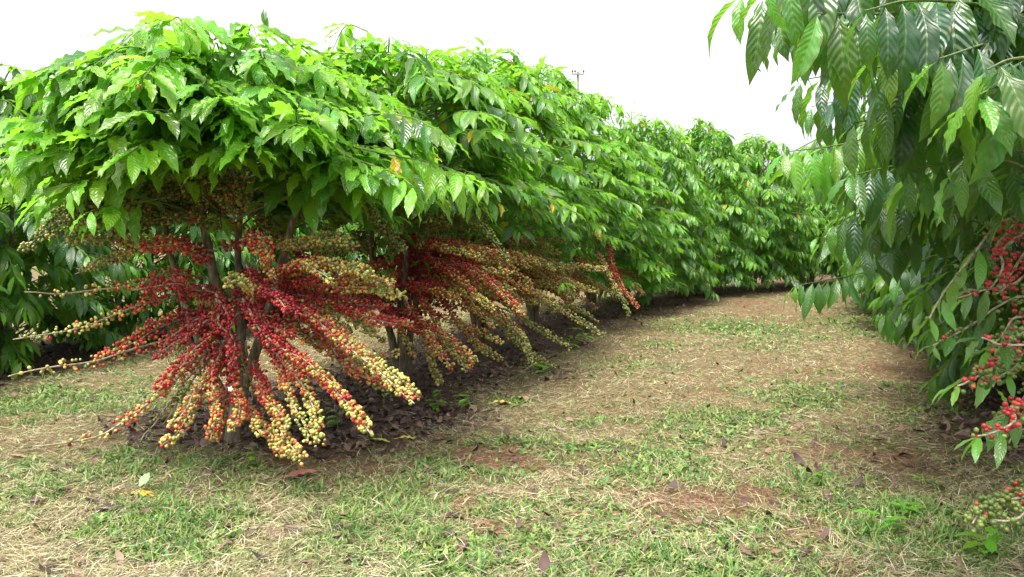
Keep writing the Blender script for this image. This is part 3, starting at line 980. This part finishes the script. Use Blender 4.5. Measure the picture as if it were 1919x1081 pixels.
t3 = fruit_tree(np.random.default_rng(303), LEFT[2], 2.52, 1.00, 1.04, 32, .30, 'third coffee tree of left row, drooping branches tipped with greenish yellow cherries', hand=H3, unripe=26, youth=.38)
H4 = [
    ([(1140, 450), (1150, 495), (1165, 540), (1195, 580)], 7.6, 7.4, .95, .6, 1.0, 0),
    ([(1120, 470), (1140, 510), (1160, 555), (1180, 595)], 7.5, 7.2, .6, .15, 1.0, 0),
]
t4 = fruit_tree(np.random.default_rng(404), LEFT[3], 2.70, 0.80, 1.04, 20, .5, 'fourth coffee tree of left row, leaf skirt above shaded branches of dark red cherries', hand=H4, unripe=10, youth=.36)
t5 = fruit_tree(np.random.default_rng(505), LEFT[4], 2.60, 0.32, 1.05, 5, .55, 'fifth coffee tree of left row, leafy almost to the soil, few dark cherries underneath', unripe=4, youth=.36)


# ---- leafy trees down to the ground (far left row, back row, right row): prototypes then copies
def leafy_proto(r, h, rad, mat, n=250, z0=0.18, size=0.2, youth=0.3, nu=7, nv=2, skirt=0.86):
    t = empty('coffee_tree', (0, 0, 0))
    polys = []
    for k in range(3):
        a = k * 2.1 + r.uniform(-.4, .4)
        q = np.array([math.cos(a), math.sin(a), 0])
        polys.append(([q * .02 + (0, 0, -.03), q * .06 + (0, 0, .3), q * .15 + (0, 0, .9), q * .2 + (0, 0, h - .3)], [.038, .03, .022, .008]))
    stems(t, polys, (0, 0, 0))
    crown(r, n, z0, h, rad, 0.9, size=size, nodes=7, droop=0.42, nu=nu, nv=nv, ripple=0.028, youth=youth, yellow=0.006, shoots=9, skirt=skirt).build('crown', [mat, M_GREENTWIG], t)
    return t


ORD = ['first', 'second', 'third', 'fourth', 'fifth', 'sixth', 'seventh', 'eighth', 'ninth', 'tenth', 'eleventh', 'twelfth', 'thirteenth', 'fourteenth']
pA = leafy_proto(np.random.default_rng(61), 2.44, 1.02, M_LEAF, youth=.38, n=300, size=.185)
pB = leafy_proto(np.random.default_rng(62), 2.42, 1.02, M_LEAF, youth=.30, n=300, size=.185)
used = set()


def put(proto, xy, rz, sc, label, group):
    o = proto if proto.name not in used else dup(proto)
    used.add(o.name); used.add(proto.name)
    o.location = (*xy, 0)
    o.rotation_euler = (0, 0, rz)
    o.scale = (sc, sc, sc)
    return tag(o, label, 'coffee tree', group)


rr_ = random.Random(5)
for i in range(5, len(LEFT)):
    put([pA, pB][i % 2], LEFT[i], rr_.uniform(0, 6.28), rr_.uniform(.97, 1.04), f'{ORD[i]} coffee tree of left row counted from the fruit-laden front one, leafy to the ground', 'coffee trees of the left row')
pC = leafy_proto(np.random.default_rng(63), 2.16, 1.0, M_LEAF, youth=.10, nu=8, n=310, z0=.10)
for i, xy in enumerate(BACK):
    put(pC, xy, rr_.uniform(0, 6.28), rr_.uniform(.96, 1.06), f'{ORD[i]} dark leafy coffee tree of back row, seen behind the left row', 'coffee trees of the back row')

# ---- right row
pD = leafy_proto(np.random.default_rng(64), 2.35, 1.0, M_LEAF_DARK, youth=.22, nu=9, nv=4, n=270, skirt=.72)
for i in range(2, len(RIGHT)):
    put(pD, RIGHT[i], rr_.uniform(0, 6.28), rr_.uniform(.97, 1.05), f'{ORD[i]} coffee tree of right row counted from the viewer, leafy to the ground', 'coffee trees of the right row')


# nearest right tree: trunk stands just outside the frame, limbs reach in
r = np.random.default_rng(707)
BR = np.array([*RIGHT[0], 0.0])
tr1 = empty('coffee_tree', BR)
tag(tr1, 'nearest coffee tree of right row, big glossy leaves hanging over the path', 'coffee tree', 'coffee trees of the right row')
stems(tr1, [([BR + (0, 0, -.03), BR + (.03, 0, .4), BR + (-.02, .03, 1.0), BR + (0, 0, 2.0)], [.045, .035, .028, .01]),
            ([BR + (.02, 0, -.03), BR + (.12, .1, .5), BR + (.16, .15, 1.2), BR + (.2, .1, 2.1)], [.04, .03, .022, .008])], BR)
RB = [
    ([(2050, -20), (1850, -100), (1620, -70), (1440, -30)], 1.75, 1.5, 11, .175, 1.2),
    ([(2050, 100), (1880, 20), (1720, 0), (1620, 20)], 1.65, 1.4, 8, .185, 1.2),
    ([(2050, 180), (1880, 120), (1760, 150), (1660, 190)], 1.85, 1.65, 9, .175, 1.1),
    ([(2050, 210), (1960, 120), (1900, 110), (1850, 130)], 1.55, 1.3, 7, .175, 1.0),
    # pixel polyline, d0, d1, nodes, size, droop
    ([(2050, 60), (1800, -20), (1560, 10), (1390, -10)], 1.9, 1.62, 12, .175, 1.1),
    ([(2050, 40), (1850, -40), (1700, 20), (1530, 25)], 1.8, 1.5, 9, .185, 1.25),
    ([(2050, 130), (1900, 40), (1780, 50), (1660, 90)], 1.75, 1.45, 8, .185, 1.1),
    ([(2050, 120), (1940, 50), (1850, 80), (1760, 110)], 1.7, 1.4, 8, .175, 1.0),
    ([(2050, 220), (1900, 170), (1750, 200), (1600, 230)], 1.95, 1.8, 10, .175, 1.2),
    ([(2050, 160), (1850, 100), (1680, 120), (1500, 150)], 2.15, 2.0, 11, .175, 1.2),
    ([(2050, 260), (1950, 180), (1880, 160), (1830, 180)], 1.6, 1.35, 7, .175, .9),
    ([(2050, 330), (1900, 280), (1800, 300), (1700, 320)], 1.9, 1.75, 8, .175, 1.1),
    ([(2050, 20), (1950, -60), (1850, -40), (1760, 0)], 1.75, 1.5, 8, .175, 1.1),
    ([(2060, 380), (1950, 330), (1880, 300), (1800, 310)], 1.75, 1.55, 7, .18, 1.0),
    ([(2050, -40), (1800, -140), (1650, -100), (1500, -60)], 1.9, 1.7, 11, .175, 1.1),
    ([(2050, 300), (1930, 260), (1850, 250), (1780, 265)], 2.1, 2.0, 8, .175, 1.1),
]
for poly, d0, d1, nn, sz, dr in RB:
    dd = np.linspace(d0, d1, len(poly))
    leafy_branch(tr1, [at(px, py, d) for (px, py), d in zip(poly, dd)], r, BR, nn + 2, sz, dr, youth=r.uniform(-.45, .32), spacing=.05, yellow=0)
crown(r, 110, 1.40, 2.25, 0.85, 1.5, size=0.19, nodes=7, droop=0.7, nu=10, nv=4, ripple=.028, youth=.2, yellow=.006, shoots=6).build('crown', [M_LEAF_DARK, M_GREENTWIG], tr1)
FB = [  # fruiting limbs reaching in at the right edge; share of ripe cherries last
    ([(2020, 330), (1919, 400), (1840, 450), (1740, 590)], 1.9, 1.7, .35, .5, 5, .05),
    ([(2020, 380), (1930, 430), (1880, 480), (1835, 535)], 1.85, 1.75, .5, .0, 0, .92),
    ([(2020, 420), (1940, 470), (1890, 520), (1850, 545)], 1.95, 1.85, .5, .0, 0, .85),
    ([(2020, 350), (1950, 390), (1900, 430), (1870, 470)], 2.0, 1.9, .5, .0, 0, .9),
    ([(2020, 590), (1920, 630), (1860, 680), (1790, 715)], 1.7, 1.55, .8, .0, 2, .30),
    ([(2020, 610), (1950, 630), (1900, 645), (1860, 650)], 1.65, 1.55, .7, .0, 2, .55),
    ([(2020, 740), (1930, 770), (1880, 785), (1832, 808)], 1.65, 1.5, .55, .0, 4, .75),
    ([(2020, 860), (1940, 900), (1890, 935), (1830, 975)], 1.65, 1.5, 1.15, .0, 0, .05),
    ([(2020, 840), (1960, 880), (1910, 910), (1880, 930)], 1.7, 1.6, 1.0, .0, 0, .30),
    ([(2020, 920), (1960, 940), (1910, 955), (1860, 985)], 1.6, 1.5, .9, .0, 0, .02),
    ([(2020, 520), (1920, 560), (1850, 590), (1760, 640)], 2.1, 2.0, .5, .3, 5, .05),
    ([(2020, 660), (1960, 700), (1915, 740), (1880, 770)], 1.85, 1.8, .9, .0, 2, .04),
    ([(2020, 620), (1950, 650), (1900, 690), (1870, 730)], 1.95, 1.85, .8, .0, 3, .10),
    ([(2020, 560), (1960, 590), (1900, 610), (1850, 650)], 1.9, 1.8, .6, .0, 3, .25),
    ([(2020, 470), (1950, 500), (1890, 545), (1800, 560)], 2.1, 2.0, .5, .3, 3, .35),
    ([(2020, 760), (1960, 790), (1920, 800), (1880, 815)], 1.9, 1.85, .8, .0, 0, .02),
]
for poly, d0, d1, dn, sp_, tl, mixd in FB:
    dd = np.linspace(d0, d1, len(poly))
    path = catmull([at(px, py, d) for (px, py), d in zip(poly, dd)], 14)
    fruit_branch(tr1, path, r, .5, .5, BR, tipleaf=tl, dens=dn, thick=0.020, sparse_tip=sp_, br=0.0057, rad=0.0045, mixed=mixd)

# second right tree: leafy limbs hanging in front of the path
r = np.random.default_rng(808)
BR2 = np.array([*RIGHT[1], 0.0])
tr2 = empty('coffee_tree', BR2)
tag(tr2, 'second coffee tree of right row, long leafy branches hanging over the straw path', 'coffee tree', 'coffee trees of the right row')
stems(tr2, [([BR2 + (0, 0, -.03), BR2 + (.03, 0, .4), BR2 + (-.05, .03, 1.0), BR2 + (-.1, 0, 2.1)], [.045, .035, .028, .01]),
            ([BR2 + (.02, 0, -.03), BR2 + (.12, .1, .5), BR2 + (.16, .15, 1.2), BR2 + (.2, .1, 2.1)], [.04, .03, .022, .008])], BR2)
RB2 = [
    ([(1900, 300), (1720, 240), (1580, 270), (1470, 285)], 3.1, 2.7, 11, .18, 1.1),
    ([(1900, 380), (1760, 360), (1660, 380), (1560, 420)], 3.1, 2.8, 10, .18, 1.0),
    ([(1900, 360), (1780, 300), (1680, 310), (1590, 330)], 2.9, 2.6, 9, .18, 1.1),
    ([(1900, 440), (1800, 410), (1700, 440), (1600, 470)], 3.3, 3.1, 10, .18, .9),
    ([(1900, 240), (1750, 170), (1620, 180), (1520, 200)], 3.2, 2.9, 10, .18, 1.1),
    ([(1900, 330), (1830, 280), (1760, 290), (1700, 330)], 2.6, 2.4, 8, .18, 1.1),
]
for poly, d0, d1, nn, sz, dr in RB2:
    dd = np.linspace(d0, d1, len(poly))
    leafy_branch(tr2, [at(px, py, d) for (px, py), d in zip(poly, dd)], r, BR2, nn + 2, sz, dr, youth=r.uniform(.05, .5), nu=10, nv=4, spacing=.052, yellow=0)
crown(r, 220, 1.08, 2.25, 1.05, 1.3, size=0.19, nodes=7, droop=0.65, nu=9, nv=4, ripple=.028, youth=.25, yellow=.006, shoots=6).build('crown', [M_LEAF_DARK, M_GREENTWIG], tr2)
# low limb of the third right tree with leaves hanging over the path
BR3 = np.array([*RIGHT[2], 0.0])
tr3 = [o for o in scene.objects if o.type == 'EMPTY' and (Vector(o.location) - Vector(BR3)).length < 1e-3][0]
rz3, sc3 = tr3.rotation_euler[2], tr3.scale[0]


def to_local(p):
    q = (p - BR3) / sc3
    c, s = math.cos(-rz3), math.sin(-rz3)
    return np.array([q[0] * c - q[1] * s, q[0] * s + q[1] * c, q[2]])


for poly in ([(1850, 480), (1720, 490), (1600, 515), (1492, 535)], [(1850, 430), (1720, 430), (1620, 450), (1530, 445)]):
    leafy_branch(tr3, [to_local(at(px, py, d)) for (px, py), d in zip(poly, np.linspace(4.7, 4.3, 4))], r, (0, 0, 0), 13, .19, 1.2, youth=.15, nu=8, nv=4, yellow=0)

# ------------------------------------------------------------------ small things
def loose_leaf(name, p, az, L, col, label, group, mat, tilt=0.15, bend=0.5, up=1.0, W=None, cat='fallen leaf', ripple=0.05):
    mb = MB()
    c = np.array([col])
    leaves(mb, np.zeros((1, 3)), np.array([[math.cos(az), math.sin(az), tilt]]), np.array([[0.15, 0.1, up]]), L, W or L * .22, bend, c, 10, 4, ripple)
    # a short stalk
    d = np.array([math.cos(az), math.sin(az), tilt])
    tube(mb, np.array([-d * L * .12, d * L * .02]), L * 0.012, 5, col=(*col[:3], 1), mat=0)
    o = mb.build(name, mat)
    o.location = p
    return tag(o, label, cat, group)


def gp(px, py, dz=0.012):
    p = on_ground(px, py)
    p[2] = gz(np.array([p[0]]), np.array([p[1]]))[0] + dz
    return p


DK, DK2, TAN = (.050, .032, .030, 1), (.085, .055, .045, 1), (.42, .27, .13, 1)
FL = 'fallen leaves on the grass'
YL = (.46, .33, .04, 1)
for px, py, az, L, c, bend, lab in [
    (232, 928, .1, .15, YL, .5, 'bright yellow fallen leaf on the grass, left of the front tree trunk'),
    (160, 935, -.4, .14, DK, .9, 'dark curled dead leaf beside the yellow fallen leaf'),
    (165, 962, .15, .18, DK, .7, 'long dark dead leaf lying just below the yellow fallen leaf'),
    (245, 955, .5, .10, DK2, 1.1, 'short brown dead leaf to the right below the yellow fallen leaf'),
    (415, 988, .1, .13, DK2, .8, 'dark dead leaf on straw at bottom, left one of a close pair'),
    (540, 985, -1.1, .11, DK2, .6, 'upright brown dead leaf on straw, right one of a close pair'),
    (590, 950, -.7, .10, DK2, 1.0, 'greyish brown dead leaf in straw below the fruit branch tips'),
    (830, 975, .3, .14, DK, 1.3, 'dark curled dead leaf among green weeds at bottom centre'),
    (830, 925, .2, .08, DK, .9, 'small dark crumpled leaf below the bare red soil patch'),
    (930, 1055, 1.0, .10, DK, .5, 'narrow dark dead leaf at the bottom edge among the weeds'),
    (965, 744, -.5, .17, TAN, 1.2, 'tan curled dead leaf at the litter edge, pointing right'),
    (920, 756, .15, .15, (.5, .38, .12, 1), .6, 'pale yellowish dead leaf lying beside the tan curled leaf'),
    (745, 824, .2, .12, (.55, .42, .08, 1), .9, 'yellow dry leaf on dark litter right of the lowest fruit branch'),
    (690, 828, -.2, .12, (.38, .42, .04, 1), .4, 'yellow green leaf under the tip of the lowest right fruit branch'),
    (820, 825, .9, .09, (.22, .09, .05, 1), 1.2, 'reddish brown curled leaf on grass beside the dark litter'),
    (530, 905, .6, .15, (.30, .12, .08, 1), .2, 'thin reddish dead stalk-like leaf in front of the trunk'),
    (15, 852, .3, .09, (.30, .19, .12, 1), .8, 'tan dead leaf on the grass at far left edge'),
    (1230, 790, .3, .09, DK, .9, 'small dark leaf on the straw in the middle of the path'),
    (1600, 875, .1, .08, DK, .9, 'small dark leaf on straw at the right side of the path'),
    (1830, 830, .4, .09, DK, 1.2, 'black crumpled leaf on the ground below the red right-edge cherries'),
]:
    loose_leaf('fallen_leaf', gp(px, py), az, L, c, lab, FL, M_LITTER, bend=bend)
p = at(822, 578, 4.85)
loose_leaf('fallen_leaf', p, math.pi - .05, .19, (.48, .46, .16, 1), 'pale folded leaf caught flat across the second tree trunk', 'caught leaves', M_LITTER, tilt=.03, bend=.15, W=.05)
loose_leaf('fallen_leaf', gp(262, 925, .03), 1.2, .07, (.20, .30, .14, 1), 'pale green upright leaf standing in grass beside the yellow leaf', FL, M_LITTER, tilt=.9, bend=.2, W=.02)

# white petal caught in the cherries
mb = MB()
for k in range(5):
    a = k * 1.257
    leaves(mb, np.zeros((1, 3)), np.array([[math.cos(a), -.3, math.sin(a)]]), np.array([[0, -1, .2]]), .013, .0035, .4, np.array([[.8, .8, .75, 1]]), 5, 2, .02)
fl = mb.build('coffee_flower', M_FLOWER)
fl.location = at(432, 728, 3.02)
tag(fl, 'tiny white blossom caught among red cherries of the front tree', 'flower')


# young weeds with a few leaves
def weed(px, py, h, n, label, seed, col=(.5, .75, 0, 1), size=.07, py_base=None):
    r = np.random.default_rng(seed)
    p = gp(px, py, -.004)
    t = empty('weed', p)
    tag(t, label, 'weed', 'small weeds on the ground')
    mb = MB()
    st = catmull([(0, 0, 0), (r.normal(0, .01), r.normal(0, .01), h * .5), (r.normal(0, .02), r.normal(0, .02), h)], 6)
    tube(mb, st, np.linspace(.0028, .0012, 6), 5)
    mb.build('stem', M_GREENTWIG, t)
    mb = MB()
    for k in range(n):
        a = r.uniform(0, 6.28)
        q = st[min(5, 1 + k * 5 // max(n, 1))]
        leaves(mb, q[None], np.array([[math.cos(a), math.sin(a), r.uniform(-.1, .5)]]), np.array([[0, 0, 1.0]]), size * r.uniform(.7, 1.2), size * .2, r.uniform(.3, .9), np.array([[r.random(), col[1] * r.uniform(.7, 1.1), 0, 1]]), 7, 4, .03, r)
    mb.build('foliage', M_LEAF, t)


weed(632, 800, .10, 6, 'bright green seedling on dark litter between the first two trunks', 1, size=.10)
weed(1095, 650, .14, 7, 'leafy green weed at litter edge below the third tree', 2, size=.13)
weed(1060, 655, .12, 5, 'yellowish green weed beside the leafy one at the litter edge', 3, size=.11)
weed(1025, 695, .06, 4, 'low bright green weed with flat leaves under the drooping cherries', 4, size=.12)
weed(1695, 968, .05, 9, 'green rosette weed alone on the straw at lower right', 5, size=.07)
weed(1755, 918, .06, 6, 'small green weed on straw above the rosette weed', 6, size=.06)
weed(1540, 905, .06, 6, 'small pale green weed in the middle of the right straw', 7, size=.05)
weed(490, 882, .07, 5, 'thin green weed just in front of the front tree trunk', 8, size=.07)
weed(820, 762, .09, 7, 'grassy green weed at the litter edge right of second trunk', 9, size=.09)
weed(880, 760, .09, 7, 'pale wispy weed at the litter edge near the tan leaf', 10, size=.09)
weed(720, 745, .07, 5, 'dark green weed on the litter beside the forked trunk', 11, size=.08)
weed(1850, 1050, .08, 9, 'broad-leaved green weed at the bottom right corner', 12, size=.09)
weed(1640, 1000, .07, 6, 'pale green weed left of the bottom right corner weed', 13, size=.08)


# leafy shoots on the trunk of the second tree and among the cherries
B2 = np.array([*LEFT[1], 0])
def sprig(parent, base, p, n, size, seed, mat):
    r = np.random.default_rng(seed)
    path = catmull([p, p + (.01, -.03, .03), p + (.02, -.07, .05)], 5)
    mb = MB()
    tube(mb, path, .0025, 5, mat=1)
    acc = new_acc()
    leaf_pairs(path, r, n, .02, size, .6, acc, .45, 0)
    flush(mb, acc, r, 8, 4, .03)
    mb.build('leafy_sprig', [mat, M_GREENTWIG], parent, base)


sprig(t2, B2, at(742, 440, 4.95), 3, .17, 1, M_LEAF)
sprig(t2, B2, at(785, 500, 5.0), 2, .13, 2, M_LEAF_DARK)
sprig(t2, B2, at(800, 610, 5.0), 2, .12, 3, M_LEAF_DARK)
B3 = np.array([*LEFT[2], 0])
sprig(t3, B3, at(972, 478, 5.9), 2, .12, 4, M_LEAF)
sprig(t3, B3, at(930, 585, 5.9), 2, .12, 5, M_LEAF_DARK)
sprig(t3, B3, at(1050, 540, 6.0), 2, .12, 6, M_LEAF)
sprig(t1, B1, at(415, 425, 3.5), 3, .12, 7, M_LEAF)
sprig(t1, B1, at(495, 730, 3.7), 2, .09, 8, M_LEAF_DARK)

# utility pole far behind the left row
PD = 42.0
pb = at(1081, 430, PD); pb[2] = 0
pole = empty('utility_pole', pb)
tag(pole, 'distant power pole with crossarm rising behind the left coffee row', 'utility pole')
ztop = at(1081, 134, PD)[2]
mb = MB(); tube(mb, np.array([(0, 0, -.2), (0, 0, ztop * .5), (0, 0, ztop)]), np.array([.10, .08, .06]), 12); mb.build('pole', M_POLE, pole)
mb = MB()
w = .33
V = np.array([(sx * w, sy * .035 - .10, ztop - .16 + sz * .035) for sx in (-1, 1) for sy in (-1, 1) for sz in (-1, 1)])
mb.add(V, np.array([(0, 1, 3, 2), (4, 6, 7, 5), (0, 4, 5, 1), (2, 3, 7, 6), (0, 2, 6, 4), (1, 5, 7, 3)]))
mb.build('crossarm', M_POLE, pole, smooth=False)
for sx in (-.3, -.16, .3):
    mb = MB()
    tube(mb, np.array([(sx, -.10, ztop - .13), (sx, -.10, ztop - .05), (sx, -.10, ztop - .02), (sx, -.10, ztop + .06)]), np.array([.02, .02, .06, .035]), 8)
    mb.build('insulator', M_INSUL, pole)

# ------------------------------------------------------------------ light
SUN_EL, SUN_AZ = 70.0, 218.0      # elevation; azimuth clockwise from +Y
w = bpy.data.worlds.new('World')
scene.world = w
w.use_nodes = True
nt = w.node_tree
bg = nt.nodes['Background']
sky = nt.nodes.new('ShaderNodeTexSky')
sky.sky_type = 'NISHITA'
sky.sun_disc = False
sky.sun_elevation = R(SUN_EL)
sky.sun_rotation = R(SUN_AZ)
sky.air_density = 1.0
sky.dust_density = 6.0
sky.ozone_density = 1.0
hs = nt.nodes.new('ShaderNodeHueSaturation')       # overcast: the cloud layer takes the blue out
hs.inputs['Saturation'].default_value = 0.18
nt.links.new(sky.outputs[0], hs.inputs['Color'])
nt.links.new(hs.outputs[0], bg.inputs[0])
bg.inputs[1].default_value = 0.15
sd = bpy.data.lights.new('sun', 'SUN')
sd.energy = 1.5
sd.angle = R(20)
sd.color = (1.0, 0.95, 0.87)
so_ = bpy.data.objects.new('sun', sd)
COL.objects.link(so_)
dirv = Vector((math.sin(R(SUN_AZ)) * math.cos(R(SUN_EL)), math.cos(R(SUN_AZ)) * math.cos(R(SUN_EL)), math.sin(R(SUN_EL))))
so_.rotation_euler = dirv.to_track_quat('Z', 'Y').to_euler()
so_.location = dirv * 30

vs = scene.view_settings
vs.view_transform = 'Standard'
vs.look = 'None'
vs.exposure = 1.72
vs.gamma = 1.0
scene.render.engine = 'CYCLES'
cy = scene.cycles
cy.max_bounces = 8
cy.diffuse_bounces = 4
cy.glossy_bounces = 2
cy.transmission_bounces = 4
cy.use_denoising = True
cy.sample_clamp_indirect = 8
